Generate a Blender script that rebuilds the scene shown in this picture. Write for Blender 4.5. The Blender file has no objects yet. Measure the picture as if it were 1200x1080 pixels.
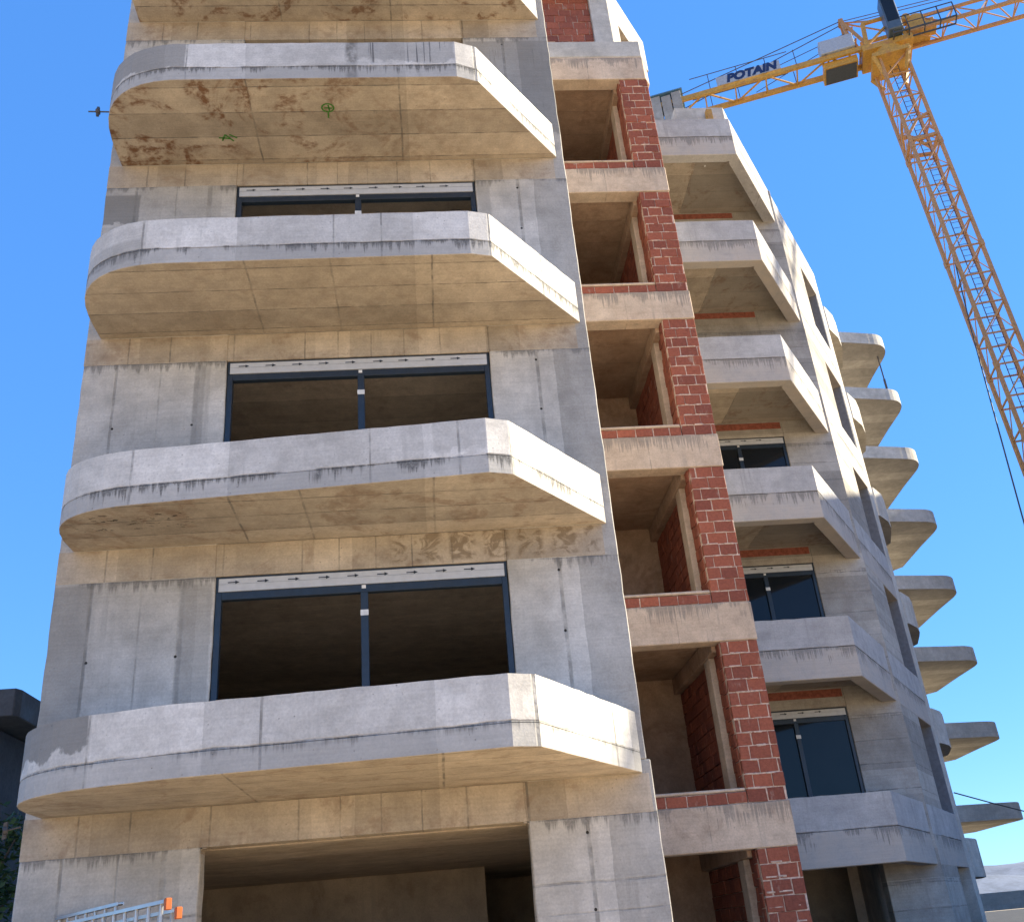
import bpy, math, random
from mathutils import Vector, Matrix
random.seed(7)
PI = math.pi
sc = bpy.context.scene
col = sc.collection
ST = 3.085            # storey height
EYE = 1.6             # eye height: everything is laid out from the eye, lifted at the end

# ------------------------------------------------------------------ shader helpers
class G:
    def __init__(s, name, rough=0.9, spec=0.25):
        s.m = bpy.data.materials.new(name); s.m.use_nodes = True
        s.t = s.m.node_tree; s.n = s.t.nodes; s.l = s.t.links
        s.b = s.n['Principled BSDF']
        s.b.inputs['Roughness'].default_value = rough
        s.b.inputs['Specular IOR Level'].default_value = spec
        g = s.n.new('ShaderNodeNewGeometry'); s.geo = g
        s.P = s.vm('SUBTRACT', g.outputs['Position'], (0, 0, EYE))
        x = s.n.new('ShaderNodeSeparateXYZ'); s.l.new(s.P, x.inputs[0])
        s.x, s.y, s.z = x.outputs
    def put(s, sock, v):
        if isinstance(v, (int, float)): sock.default_value = v
        elif isinstance(v, (tuple, list)):
            if len(v) == 3 and len(sock.default_value) == 4: v = (*v, 1)
            sock.default_value = v
        else: s.l.new(v, sock)
    def vm(s, op, a, b=(0, 0, 0)):
        n = s.n.new('ShaderNodeVectorMath'); n.operation = op
        s.put(n.inputs[0], a); s.put(n.inputs[1], b); return n.outputs[0]
    def ma(s, op, a, b=0.0, c=0.0, clamp=False):
        n = s.n.new('ShaderNodeMath'); n.operation = op; n.use_clamp = clamp
        s.put(n.inputs[0], a); s.put(n.inputs[1], b); s.put(n.inputs[2], c); return n.outputs[0]
    def mix(s, f, a, b, mode='MIX'):
        n = s.n.new('ShaderNodeMix'); n.data_type = 'RGBA'; n.blend_type = mode
        s.put(n.inputs[0], f); s.put(n.inputs[6], a); s.put(n.inputs[7], b); return n.outputs[2]
    def noise(s, sc_, scale=1.0, detail=4, rough=0.55, off=(0, 0, 0), dist=0.0):
        v = s.vm('MULTIPLY', s.P, sc_) if sc_ else s.P
        if off != (0, 0, 0): v = s.vm('ADD', v, off)
        n = s.n.new('ShaderNodeTexNoise'); s.l.new(v, n.inputs['Vector'])
        n.inputs['Scale'].default_value = scale; n.inputs['Detail'].default_value = detail
        n.inputs['Roughness'].default_value = rough; n.inputs['Distortion'].default_value = dist
        return n.outputs['Fac']
    def ramp(s, v, a, b, lo=0.0, hi=1.0):
        n = s.n.new('ShaderNodeMapRange'); n.clamp = True
        n.interpolation_type = 'SMOOTHSTEP'
        for i, q in enumerate((v, a, b, lo, hi)): s.put(n.inputs[i], q)
        return n.outputs[0]
    def band(s, v, c, w, soft=0.004):
        d = s.ma('ABSOLUTE', s.ma('SUBTRACT', v, c))
        return s.ramp(d, w, w + soft, 1.0, 0.0)
    def rnd(s): return s.geo.outputs['Random Per Island']
    def done(s, c, bump=None, dist=0.01, strength=0.5):
        s.put(s.b.inputs['Base Color'], c)
        if bump is not None:
            n = s.n.new('ShaderNodeBump'); n.inputs['Distance'].default_value = dist
            n.inputs['Strength'].default_value = strength
            s.l.new(bump, n.inputs['Height']); s.l.new(n.outputs[0], s.b.inputs['Normal'])
        return s.m

def concrete(name, c0, c1, seam=None, seamc=(0.31, 0.30, 0.285), vj=(), hj=(), wrap=False, zbase=1.636, boards=None, xj=(), drips=(), ties=(),
             patches=(), rust=0.0, rustzone=None, honey=None, smudge=None, scratch=None, off=(0, 0, 0), streak=0.3, pits=0.3, pourtone=None, panel=None, zlist=()):
    g = G(name, 0.92, 0.2)
    z = g.z
    if wrap:
        z = g.ma('MODULO', g.ma('ADD', g.ma('SUBTRACT', g.z, zbase), ST * 4), ST)   # height above this storey's soffit
    wob = g.noise(None, 2.3, 3, 0.6, off)
    wobs = g.ma('MULTIPLY', g.ma('SUBTRACT', wob, 0.5), 0.05)
    fine = g.noise(None, 38, 5, 0.65, off)
    low = g.noise(None, 0.8, 5, 0.6, off, 0.4)
    mid = g.noise(None, 3.5, 6, 0.7, off)
    c = g.mix(g.ramp(low, 0.3, 0.7), c0, c1)
    if panel:           # formwork panels: each panel a slightly different cast tone
        w, h = panel
        pv = g.ma('FLOOR', g.ma('DIVIDE', g.ma('ADD', g.x, wobs), w)); ph = g.ma('FLOOR', g.ma('DIVIDE', g.z, h))
        wn = g.n.new('ShaderNodeTexWhiteNoise'); wn.noise_dimensions = '2D'
        cb = g.n.new('ShaderNodeCombineXYZ'); g.l.new(pv, cb.inputs[0]); g.l.new(ph, cb.inputs[1])
        g.l.new(cb.outputs[0], wn.inputs['Vector'])
        f = g.ramp(wn.outputs['Value'], 0, 1, 0.80, 1.10)
        c = g.mix(1.0, c, f, 'MULTIPLY')
    f = g.ramp(mid, 0.25, 0.75, 0.79, 1.10)
    c = g.mix(1.0, c, f, 'MULTIPLY')
    f = g.ramp(fine, 0.2, 0.8, 0.86, 1.10)
    c = g.mix(1.0, c, f, 'MULTIPLY')
    st = g.noise((7, 7, 0.45), 1.0, 4, 0.6, off)
    st = g.ma('MULTIPLY', g.ramp(st, 0.55, 0.72), g.ramp(mid, 0.4, 0.65))
    c = g.mix(g.ma('MULTIPLY', st, streak), c, (0.17, 0.165, 0.155))
    dark = (0.12, 0.115, 0.105)
    hgt = g.ma('ADD', g.ma('MULTIPLY', fine, 0.25), g.ma('MULTIPLY', mid, 0.5))
    def line(m, k, cc=dark):
        nonlocal c, hgt
        c = g.mix(g.ma('MULTIPLY', m, k), c, cc)
        hgt = g.ma('SUBTRACT', hgt, g.ma('MULTIPLY', m, 0.6))
    vary = g.ramp(g.noise(None, 5.0, 3, 0.6, off), 0.35, 0.65, 0.25, 1.0)
    for (xx, w, k) in vj:
        m = g.band(g.ma('ADD', g.x, g.ma('MULTIPLY', wobs, 0.4)), xx, w, w * 1.2)
        line(g.ma('MULTIPLY', m, vary), k)
    for (zz, w, k) in hj:
        m = g.band(g.ma('ADD', z, wobs), zz, w, w * 1.2)
        line(g.ma('MULTIPLY', m, vary), k)
    for (zz, w, k) in zlist:
        m = g.band(g.ma('ADD', g.z, wobs), zz, w, w * 1.2)
        line(g.ma('MULTIPLY', m, vary), k)
    if boards:
        sp, k = boards
        q = g.ma('MODULO', g.ma('ADD', g.ma('ADD', g.y, g.ma('MULTIPLY', wobs, 0.3)), 50.0), sp)
        line(g.ma('MULTIPLY', g.band(q, sp / 2, 0.004, 0.009), vary), k)
        bid = g.ma('FLOOR', g.ma('DIVIDE', g.ma('ADD', g.y, 50.0 + sp / 2), sp))
        wn = g.n.new('ShaderNodeTexWhiteNoise'); wn.noise_dimensions = '1D'; g.l.new(bid, wn.inputs['W'])
        c = g.mix(1.0, c, g.ramp(wn.outputs['Value'], 0, 1, 0.84, 1.08), 'MULTIPLY')
    for (xx, k) in xj:
        q = g.ma('ADD', g.x, g.ma('MULTIPLY', g.y, 0.0))
        line(g.ma('MULTIPLY', g.band(g.ma('ADD', q, g.ma('MULTIPLY', wobs, 0.7)), xx, 0.006, 0.012), vary), k)
    if seam:        # the slab pour below the seam is a greyer mix than the upstand above it
        c = g.mix(g.ma('MULTIPLY', g.ramp(g.ma('ADD', z, wobs), seam - .01, seam + .012, 1, 0), g.ramp(mid, .3, .7, .3, .75)), c, seamc)
    for (zz, L, k) in drips:        # dark weathering that runs down below a pour joint
        ln = g.noise((17 + (sum(off) * 7) % 19, 17 + (sum(off) * 7) % 19, 0.5), 1.0, 5, 0.7, off)
        brk = g.noise((1.6, 1.6, 1.6), 1.0, 3, 0.6, off)
        ln = g.ma('MULTIPLY', g.ramp(ln, 0.34, 0.74, .10, 1), g.ramp(brk, 0.33, 0.56))
        d = g.ma('SUBTRACT', zz, g.ma('ADD', z, wobs))
        m = g.ma('MULTIPLY', g.ramp(d, -0.012, 0.004), g.ramp(g.ma('SUBTRACT', d, g.ma('MULTIPLY', ln, L)), -0.07, 0.03, 1, 0))
        m = g.ma('MULTIPLY', m, g.ramp(ln, 0.02, 0.25))
        c = g.mix(g.ma('MULTIPLY', g.ma('MULTIPLY', m, k), g.ramp(fine, .3, .6, .45, 1)), c, (0.145, 0.14, 0.132))
        line(g.ma('MULTIPLY', g.band(d, 0, 0.003, 0.012), g.ramp(brk, .3, .6)), 0.4)
    for (xx, zz) in ties:
        dx = g.ma('SUBTRACT', g.x, xx); dz = g.ma('SUBTRACT', z, zz)
        r = g.ma('SQRT', g.ma('ADD', g.ma('MULTIPLY', dx, dx), g.ma('MULTIPLY', dz, dz)))
        line(g.ramp(r, 0.014, 0.02, 1, 0), 0.95, (0.02, 0.018, 0.016))
    rag = g.ma('MULTIPLY', g.ma('SUBTRACT', g.noise(None, 4.0, 4, 0.6, (3, 1, 8)), 0.5), 0.5)
    for (x0, x1, z0, z1, k) in patches:
        m = g.ma('MULTIPLY', g.ramp(g.ma('ADD', g.x, g.ma('MULTIPLY', rag, 0.12)), x0, x0 + 0.03), g.ramp(g.ma('ADD', g.x, g.ma('MULTIPLY', rag, 0.12)), x1 - 0.03, x1, 1, 0))
        m = g.ma('MULTIPLY', m, g.ma('MULTIPLY', g.ramp(g.ma('ADD', g.z, rag), z0, z0 + 0.05), g.ramp(g.z, z1, z1 + 0.05, 1, 0)))
        c = g.mix(g.ma('MULTIPLY', m, g.ramp(mid, 0.2, 0.8, k * 0.75, k)), c, (0.16, 0.155, 0.145))
    if rust:
        r1 = g.noise((1.3, 1.3, 1.3), 1.0, 5, 0.62, off, 1.4)
        r2 = g.noise(None, 9, 4, 0.6, off)
        m = g.ma('MULTIPLY', g.ramp(r1, 0.455 if rust > .9 else .505, 0.58 if rust > .9 else .62), g.ramp(r2, 0.34, 0.6))
        if rustzone: m = g.ma('MULTIPLY', m, g.ramp(g.x, rustzone[0], rustzone[1], 1, 0.12))
        c = g.mix(g.ma('MULTIPLY', m, rust), c, (0.17, 0.085, 0.045))
    def zone(x0, x1, s0, s1, sx):
        return g.ma('MULTIPLY', g.ma('MULTIPLY', g.ramp(g.x, x0, x0 + .2), g.ramp(g.x, x1 - .2, x1, 1, 0)), g.ma('MULTIPLY', g.ramp(sx, s0, s0 + .06), g.ramp(sx, s1 - .06, s1, 1, 0)))
    if scratch:     # dark formwork-oil streaks
        sn = g.noise((24, 24, 0.55), 1.0, 3, .6, off)
        line(g.ma('MULTIPLY', g.ramp(sn, .60, .68), zone(*scratch, g.z)), .75, (.07, .07, .075))
    if honey:
        h1 = g.noise((9, 20, 9), 1.0, 4, .65, off)
        hm = g.ma('MULTIPLY', g.ramp(h1, .6, .645), zone(*honey, g.y))
        line(hm, .95, (.03, .025, .02))
    if smudge:
        b1 = g.ma('MODULO', g.ma('ADD', g.x, 20.0), .43)
        ins = g.ma('MULTIPLY', g.ramp(b1, .03, .09), g.ramp(b1, .34, .41, 1, 0))
        sm = g.ma('MULTIPLY', g.ma('MULTIPLY', g.ramp(g.noise((5, 5, 7), 1.0, 4, .6, off, 1.0), .44, .58), ins), zone(*smudge, g.z))
        c = g.mix(g.ma('MULTIPLY', sm, .75), c, (.20, .15, .10))
    pit = g.n.new('ShaderNodeTexVoronoi'); pit.inputs['Scale'].default_value = 13.0
    g.l.new(g.P, pit.inputs['Vector'])
    pm = g.ma('MULTIPLY', g.ramp(pit.outputs['Distance'], 0.06, 0.14, 1, 0), g.ramp(mid, 0.47, 0.62))
    c = g.mix(g.ma('MULTIPLY', pm, pits), c, dark)
    hgt = g.ma('SUBTRACT', hgt, g.ma('MULTIPLY', pm, 0.4))
    # faint board grain 
    gr = g.noise((1.2, 1.2, 34) if not boards else (1.2, 40, 1.2), 1.0, 3, .6, off)
    c = g.mix(1.0, c, g.ramp(gr, .3, .7, .95, 1.03), 'MULTIPLY')
    hgt = g.ma('ADD', hgt, g.ma('MULTIPLY', gr, .12))
    return g.done(c, hgt, 0.014, 0.6)

def plain(name, c, rough=0.6, spec=0.4, metal=0.0, var=0.15, scale=12, rustc=None, rk=0.0):
    g = G(name, rough, spec)
    g.b.inputs['Metallic'].default_value = metal
    n = g.noise(None, scale, 4, 0.6); n2 = g.noise(None, scale * 0.2, 4, 0.6)
    cc = g.mix(1.0, c, g.ramp(n, 0.25, 0.75, 1 - var, 1 + var), 'MULTIPLY')
    if rustc: cc = g.mix(g.ma('MULTIPLY', g.ramp(n2, 0.5, 0.7), rk), cc, rustc)
    g.put(g.b.inputs['Roughness'], g.ramp(n2, 0.3, 0.7, rough * 0.85, min(1, rough * 1.15)))
    return g.done(cc, n, 0.004, 0.25)

def brick_mat(name, c0, c1):
    g = G(name, 0.85, 0.25)
    r = g.rnd()
    c = g.mix(r, c0, c1)
    c = g.mix(1.0, c, g.ramp(g.noise(None, 22, 5, 0.65), 0.25, 0.75, 0.78, 1.15), 'MULTIPLY')
    smear = g.ma('MULTIPLY', g.ramp(g.noise((6, 6, 2.5), 1.0, 4, 0.65), 0.6, 0.74), 0.55)
    c = g.mix(smear, c, (0.42, 0.31, 0.25))
    rib = g.ma('MULTIPLY', g.noise((2, 2, 70), 1.0, 2, 0.5), 1.6)
    return g.done(c, g.ma('ADD', g.noise(None, 30, 4, 0.6), rib), 0.008, 0.4)

LG0, LG1 = (0.48, 0.45, 0.405), (0.63, 0.595, 0.545)      # weathered light concrete
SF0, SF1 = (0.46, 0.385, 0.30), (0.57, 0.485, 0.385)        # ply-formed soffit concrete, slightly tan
M = {}
M['wall'] = concrete('wall_concrete', LG0, LG1, scratch=(1.05, 2.36, 11.75, 13.3), vj=[(-4.03, 0.01, 0.5), (-2.97, 0.02, 0.35), (-3.45, 0.006, 0.3), (1.62, 0.014, 0.55)],
                     wrap=True, drips=[(ST - 0.424, 0.2, 0.75)],
                     ties=[(-4.01, 1.69), (-3.0, 1.70), (1.61, 1.72), (1.61, 2.5)], panel=(0.93, 99), streak=0.35,
                     patches=[(-4.6, -3.95, 9.75, 10.3, 0.75), (-4.6, -4.0, 1.9, 4.25, 0.45), (-4.6, -3.98, 8.3, 9.7, .25), (-3.02, -2.85, 5.2, 7.3, .4), (0.98, 2.5, 11.35, 13.45, 0.55), (-3.0, -2.6, 1.9, 4.19, 0.38), (.98, 1.2, 8, 10.4, .3)],
                     zlist=[(0.55, 0.008, 0.5), (0.05, 0.008, 0.4), (0.25, 0.005, 0.3)])
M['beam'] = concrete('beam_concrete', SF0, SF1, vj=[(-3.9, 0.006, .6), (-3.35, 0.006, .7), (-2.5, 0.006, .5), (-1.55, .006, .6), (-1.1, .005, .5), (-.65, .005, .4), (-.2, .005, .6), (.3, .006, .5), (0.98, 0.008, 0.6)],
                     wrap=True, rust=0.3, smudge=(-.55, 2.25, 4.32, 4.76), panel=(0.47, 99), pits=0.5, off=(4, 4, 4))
fasc = []
fj = [[(-3.33, .006, .6), (-1.65, .008, .7), (0.95, .012, .7), (1.95, .008, .7)], [(-3.3, .008, .7), (-.6, .006, .5), (0.4, .008, .6), (1.0, .012, .7)],
      [(-3.35, .008, .6), (-1.0, .006, .5), (-.4, .006, .6), (0.97, .01, .6), (1.72, .008, .7)], [(-3.0, .006, .6), (-.75, .05, .8), (0.98, .01, .6), (1.7, .008, .7)], [(0.98, .01, .6)]]
fp = [[(-4.6, -3.33, 1.98, 2.5, 0.85)], [(0.1, 0.72, 5.0, 5.6, 0.25)], [(-4.6, -3.35, 7.9, 8.2, .3)], [(-4.6, -3.0, 11.12, 11.7, 0.7), (-.7, .71, 11.2, 11.7, .4)], []]
for k in range(5):
    fasc.append(concrete('parapet_concrete_%s' % 'abcde'[k], (0.60, 0.565, 0.515), (0.70, 0.665, 0.615),  vj=fj[k], wrap=True, seam=.232, drips=[(0.24, [.12, .24, .22, .20, .18][k], [0.8, .98, .95, .95, .9][k])],
                         patches=fp[k], scratch=(-.75, .72, 11.15, 11.62) if k == 3 else None, off=(k * 3.1, k, k * 1.7), streak=0.35, pits=0.6, panel=(1.1, 50)))
sxj = [[(-2.0, .6), (0.05, .7)], [(-2.2, .7), (-1.4, .5), (0.1, .6)], [(-2.1, .6), (-1.05, .4), (0.22, .7)], [(-2.2, .7), (-.1, .7)], [(-2.0, .6), (-.2, .7)]]
soff = [concrete('soffit_concrete_%s' % 'abcde'[k], SF0, SF1, boards=(0.40 + .02 * k, 0.75), xj=sxj[k], rust=[.3, .4, .15, .95, .8][k], rustzone=(-3.0, 1.5) if k == 3 else None, honey=(-4.15, -2.6, 10.45, 10.95) if k == 1 else None, off=(k * 5, 2, k), pits=0.4, panel=(2.15, 99))
        for k in range(5)]
M['wing'] = concrete('wing_concrete', (0.38, 0.35, 0.315), (0.46, 0.43, 0.39), wrap=True, zbase=0.71, hj=[(0.9, .006, .6), (1.4, .006, .6), (1.9, .006, .6), (2.35, .006, .5), (2.8, .006, .6)], drips=[(2.85, .2, .5)], panel=(50, 0.5), off=(9, 3, 1), rust=0.12, streak=0.4)
M['fascia_wing'] = concrete('wing_parapet_concrete', (0.42, 0.405, 0.40), (0.50, 0.485, 0.475), seam=.56, seamc=(.46, .39, .325), wrap=True, zbase=0.71, hj=[(0.56, .004, .35)], drips=[(0.565, .4, .7)], off=(2, 8, 5), streak=0.5, vj=[(8.6, .006, .5), (9.9, .008, .6), (10.9, .006, .5)])
M['soffit_wing'] = concrete('wing_soffit_concrete', SF0, SF1, boards=(0.6, 0.5), xj=[(6.85, .6)], patches=[(6.85, 9.6, -3, 30, .55)], rust=0.45, off=(1, 7, 2))
M['band'] = concrete('band_concrete', (0.56, 0.43, 0.325), (0.65, 0.52, 0.405), wrap=True, zbase=0.97, drips=[(0.66, .5, .6)], rust=0.15, off=(6, 6, 1), streak=0.5, vj=[(3.9, .005, .4)])
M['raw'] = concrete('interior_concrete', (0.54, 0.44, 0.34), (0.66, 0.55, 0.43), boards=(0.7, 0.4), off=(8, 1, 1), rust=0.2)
M['far'] = concrete('far_concrete', LG0, LG1, off=(3, 3, 3), streak=0.3)
M['farsoff'] = concrete('far_soffit_concrete', (0.33, 0.29, 0.24), (0.42, 0.37, 0.305), off=(3, 9, 3), boards=(0.8, .4))
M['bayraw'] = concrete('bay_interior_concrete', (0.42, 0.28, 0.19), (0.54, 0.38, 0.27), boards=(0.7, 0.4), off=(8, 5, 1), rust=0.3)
M['brick'] = brick_mat('red_clay_brick', (0.36, 0.112, 0.066), (0.22, 0.070, 0.048))
M['mortar'] = plain('pale_mortar', (0.56, 0.42, 0.34), 0.95, 0.1, var=0.3, scale=20)
M['frame'] = plain('anthracite_blue_frame', (0.022, 0.035, 0.055), 0.4, 0.5)
M['box'] = plain('shutter_box_white', (0.54, 0.56, 0.60), 0.45, 0.5, var=0.06)
M['ink'] = plain('arrow_ink', (0.03, 0.04, 0.06), 0.6)
M['label'] = plain('paper_sticker', (0.75, 0.75, 0.75), 0.7)
def glass_mat():
    g = G('window_glass', 0.06, 0.3)
    n = g.noise(None, 1.2, 3, .5)
    return g.done(g.mix(n, (0.010, 0.013, 0.016), (0.02, 0.024, 0.03)))
M['glass'] = glass_mat()
M['fin_shade'] = plain('fin_shade_grey', (0.20, 0.205, 0.225), 0.7)  # dark tone stands in for shade on the fin front
M['yellow'] = plain('weathered_crane_yellow', (0.48, 0.27, 0.05), 0.5, 0.4, var=0.22, rustc=(0.30, 0.13, 0.07), rk=0.5)
M['jibpaint'] = plain('faded_crane_orange', (0.44, 0.235, 0.085), 0.5, 0.4, var=0.22, rustc=(0.36, 0.17, 0.12), rk=0.5)
M['dark'] = plain('dark_steel', (0.05, 0.055, 0.06), 0.5)
M['cab'] = plain('cab_grey', (0.07, 0.10, 0.13), 0.35, 0.5)
M['white'] = plain('white_sheet', (0.36, 0.39, 0.43), 0.5)
M['signblue'] = plain('sign_blue', (0.015, 0.03, 0.10), 0.5)
M['ballast'] = concrete('ballast_concrete', (0.32, 0.30, 0.27), (0.42, 0.40, 0.36), off=(7, 7, 7))
M['bluecap'] = plain('blue_tarpaulin', (0.10, 0.20, 0.30), 0.6)
M['steel'] = plain('steel_rod', (0.10, 0.09, 0.085), 0.55, 0.5, 0.3)
M['alu'] = plain('aluminium', (0.50, 0.51, 0.53), 0.38, 0.5, 0.85, var=0.06)
M['orange'] = plain('orange_plastic', (0.42, 0.10, 0.02), 0.5)
M['bark'] = plain('bark', (0.09, 0.065, 0.045), 0.9)
M['leaf'] = None
def leaf():
    g = G('leaf_green', 0.6, 0.3)
    return g.done(g.mix(g.rnd(), (0.025, 0.055, 0.018), (0.06, 0.10, 0.03)))
M['leaf'] = leaf()
M['house'] = plain('dark_house_render', (0.10, 0.10, 0.11), 0.9)
M['roofdark'] = plain('dark_roof_fascia', (0.085, 0.075, 0.07), 0.7)
M['green'] = plain('green_marker_paint', (0.06, 0.20, 0.03), 0.8, var=0.5, scale=60)
M['chalk'] = plain('chalk', (0.7, 0.68, 0.66), 0.9, var=0.4, scale=60)
M['clay'] = plain('red_clay_strip', (0.28, 0.09, 0.06), 0.9, var=0.3)

def ground_mat():
    g = G('packed_sandy_earth', 0.95, 0.1)
    a = g.noise(None, 0.35, 5, .6); b = g.noise(None, 9, 6, .7)
    c = g.mix(g.ramp(a, .35, .65), (0.45, 0.345, 0.22), (0.52, 0.415, 0.285))
    c = g.mix(1, c, g.ramp(b, .2, .8, .8, 1.15), 'MULTIPLY')
    return g.done(c, b, 0.03, 0.6)
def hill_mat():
    g = G('haze_blue_hillside', 0.95, 0.1)
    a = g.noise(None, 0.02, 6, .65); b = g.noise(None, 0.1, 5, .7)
    c = g.mix(g.ramp(a, .4, .6), (0.17, 0.195, 0.25), (0.14, 0.16, 0.20))  # blue of distance haze painted into the rock colour
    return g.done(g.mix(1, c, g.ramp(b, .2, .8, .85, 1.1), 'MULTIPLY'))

# ------------------------------------------------------------------ mesh helpers
class MB:
    def __init__(s): s.v = []; s.f = []; s.mi = []
    def face(s, pts, mi=0):
        i = len(s.v); s.v += [tuple(p) for p in pts]; s.f.append(list(range(i, i + len(pts)))); s.mi.append(mi)
    def box(s, x0, x1, y0, y1, z0, z1, mi=0, j=0.0):
        i = len(s.v); r = lambda: random.uniform(-j, j)
        s.v += [(x + r(), y + r(), z + r()) for z in (z0, z1) for (x, y) in ((x0, y0), (x1, y0), (x1, y1), (x0, y1))]
        for q in ((3, 2, 1, 0), (4, 5, 6, 7), (0, 1, 5, 4), (1, 2, 6, 5), (2, 3, 7, 6), (3, 0, 4, 7)):
            s.f.append([i + k for k in q]); s.mi.append(mi)
    def obox(s, c, ax, ay, az, mi=0):      # oriented box: centre and three half-axis vectors
        i = len(s.v); c, ax, ay, az = map(Vector, (c, ax, ay, az))
        for dz in (-1, 1):
            for dx, dy in ((-1, -1), (1, -1), (1, 1), (-1, 1)): s.v.append(tuple(c + ax * dx + ay * dy + az * dz))
        for q in ((3, 2, 1, 0), (4, 5, 6, 7), (0, 1, 5, 4), (1, 2, 6, 5), (2, 3, 7, 6), (3, 0, 4, 7)):
            s.f.append([i + k for k in q]); s.mi.append(mi)
    def bar(s, p, q, w=0.1, mi=0, h=None):
        p, q = Vector(p), Vector(q); d = q - p; L = d.length
        if L < 1e-5: return
        d.normalize(); u = d.cross(Vector((0, 0, 1)))
        if u.length < 1e-3: u = Vector((1, 0, 0))
        u.normalize(); w2 = d.cross(u)
        s.obox((p + q) / 2, u * w / 2, w2 * (h or w) / 2, d * L / 2, mi)
    def tube(s, pts, r=0.02, n=6, mi=0):
        pts = [Vector(p) for p in pts]; rings = []
        for i, p in enumerate(pts):
            d = (pts[min(i + 1, len(pts) - 1)] - pts[max(i - 1, 0)]).normalized()
            u = d.cross(Vector((0, 0, 1)))
            if u.length < 1e-3: u = Vector((1, 0, 0))
            u.normalize(); w = d.cross(u); b = len(s.v)
            rr = r[i] if isinstance(r, (list, tuple)) else r
            s.v += [tuple(p + (u * math.cos(a) + w * math.sin(a)) * rr) for a in (2 * PI * k / n for k in range(n))]
            rings.append(b)
        for a, b in zip(rings, rings[1:]):
            for k in range(n):
                s.f.append([a + k, a + (k + 1) % n, b + (k + 1) % n, b + k]); s.mi.append(mi)
        s.f.append([rings[0] + k for k in range(n)][::-1]); s.mi.append(mi)
        s.f.append([rings[-1] + k for k in range(n)]); s.mi.append(mi)
    def pier(s, x0, x1, y0, y1, z0, z1, jit=.006, step=.22):
        n = max(1, int((z1 - z0) / step)); i = len(s.v)
        for k in range(n + 1):
            z = z0 + (z1 - z0) * k / n
            for x, y in ((x0, y0), (x1, y0), (x1, y1), (x0, y1)):
                s.v.append((x + (random.uniform(-jit, jit)), y + random.uniform(-jit, jit) * .3, z))
        for k in range(n):
            for e in range(4):
                a = i + 4 * k; s.f.append([a + e, a + (e + 1) % 4, a + 4 + (e + 1) % 4, a + 4 + e]); s.mi.append(0)
        s.f.append([i + 3, i + 2, i + 1, i]); e = i + 4 * n; s.f.append([e, e + 1, e + 2, e + 3]); s.mi += [0, 0]
    def prism(s, pts, z0, z1, ms=0, mb=0, mt=0):
        a = sum(p[0] * q[1] - q[0] * p[1] for p, q in zip(pts, pts[1:] + pts[:1]))
        if a < 0: pts = pts[::-1]
        i = len(s.v); n = len(pts)
        s.v += [(x, y, z0) for x, y in pts] + [(x, y, z1) for x, y in pts]
        s.f.append([i + k for k in range(n)][::-1]); s.mi.append(mb)
        s.f.append([i + n + k for k in range(n)]); s.mi.append(mt)
        for k in range(n):
            s.f.append([i + k, i + (k + 1) % n, i + n + (k + 1) % n, i + n + k]); s.mi.append(ms)
    def strip(s, outer, inner, z0, z1, mi=0, jt=0.0):     # a wall that follows an open polyline, ragged top if jt
        n = len(outer); i = len(s.v)
        for (o, q) in zip(outer, inner):
            t = z1 + random.uniform(-jt, jt); d = random.uniform(-jt, jt) * 0.5
            s.v += [(o[0], o[1] + d, z0), (o[0], o[1] + d, t), (q[0], q[1], t - 0.004), (q[0], q[1], z0)]
        for k in range(n - 1):
            a = i + 4 * k; b = a + 4
            for e in range(4):
                s.f.append([a + e, a + (e + 1) % 4, b + (e + 1) % 4, b + e][::-1]); s.mi.append(mi)
        s.f.append([i, i + 1, i + 2, i + 3]); s.mi.append(mi)
        e = i + 4 * (n - 1); s.f.append([e + 3, e + 2, e + 1, e]); s.mi.append(mi)
    def build(s, name, mats, parent=None, bevel=0.0, smooth=False, seg=1):
        if not isinstance(mats, (list, tuple)): mats = [mats]
        off = world_loc(parent) if parent else Vector((0, 0, 0))
        me = bpy.data.meshes.new(name)
        me.from_pydata([tuple(Vector(v) - off) for v in s.v], [], s.f)
        for m in mats: me.materials.append(m)
        for p, k in zip(me.polygons, s.mi): p.material_index = k; p.use_smooth = smooth
        me.validate(); me.update()
        import bmesh
        bm = bmesh.new(); bm.from_mesh(me)
        bmesh.ops.recalc_face_normals(bm, faces=bm.faces)
        bm.to_mesh(me); bm.free()
        o = bpy.data.objects.new(name, me); col.objects.link(o)
        if parent: o.parent = parent
        if bevel:
            b = o.modifiers.new('edge', 'BEVEL'); b.width = bevel; b.segments = seg; b.limit_method = 'ANGLE'; b.angle_limit = 0.6
            b.harden_normals = False
        return o
def world_loc(o):
    v = Vector((0, 0, 0))
    while o: v += o.location; o = o.parent
    return v
def tag(o, label=None, cat=None, group=None, kind=None):
    if label: o['label'] = label
    if cat: o['category'] = cat
    if group: o['group'] = group
    if kind: o['kind'] = kind
    return o
def thing(name, loc, label, cat, group=None):
    o = bpy.data.objects.new(name, None); col.objects.link(o); o.location = loc
    o.empty_display_size = 0.3
    return tag(o, label, cat, group)
def resample(pts, step):
    out = []
    for p, q in zip(pts, pts[1:]):
        L = math.dist(p, q); n = max(1, int(L / step))
        for k in range(n): out.append((p[0] + (q[0] - p[0]) * k / n, p[1] + (q[1] - p[1]) * k / n))
    out.append(pts[-1]); return out
def inset(pts, d):
    out = []
    for i, p in enumerate(pts):
        a = pts[max(i - 1, 0)]; b = pts[min(i + 1, len(pts) - 1)]
        t = Vector((b[0] - a[0], b[1] - a[1])).normalized()
        out.append((p[0] - t.y * d, p[1] + t.x * d))
    return out
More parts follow.
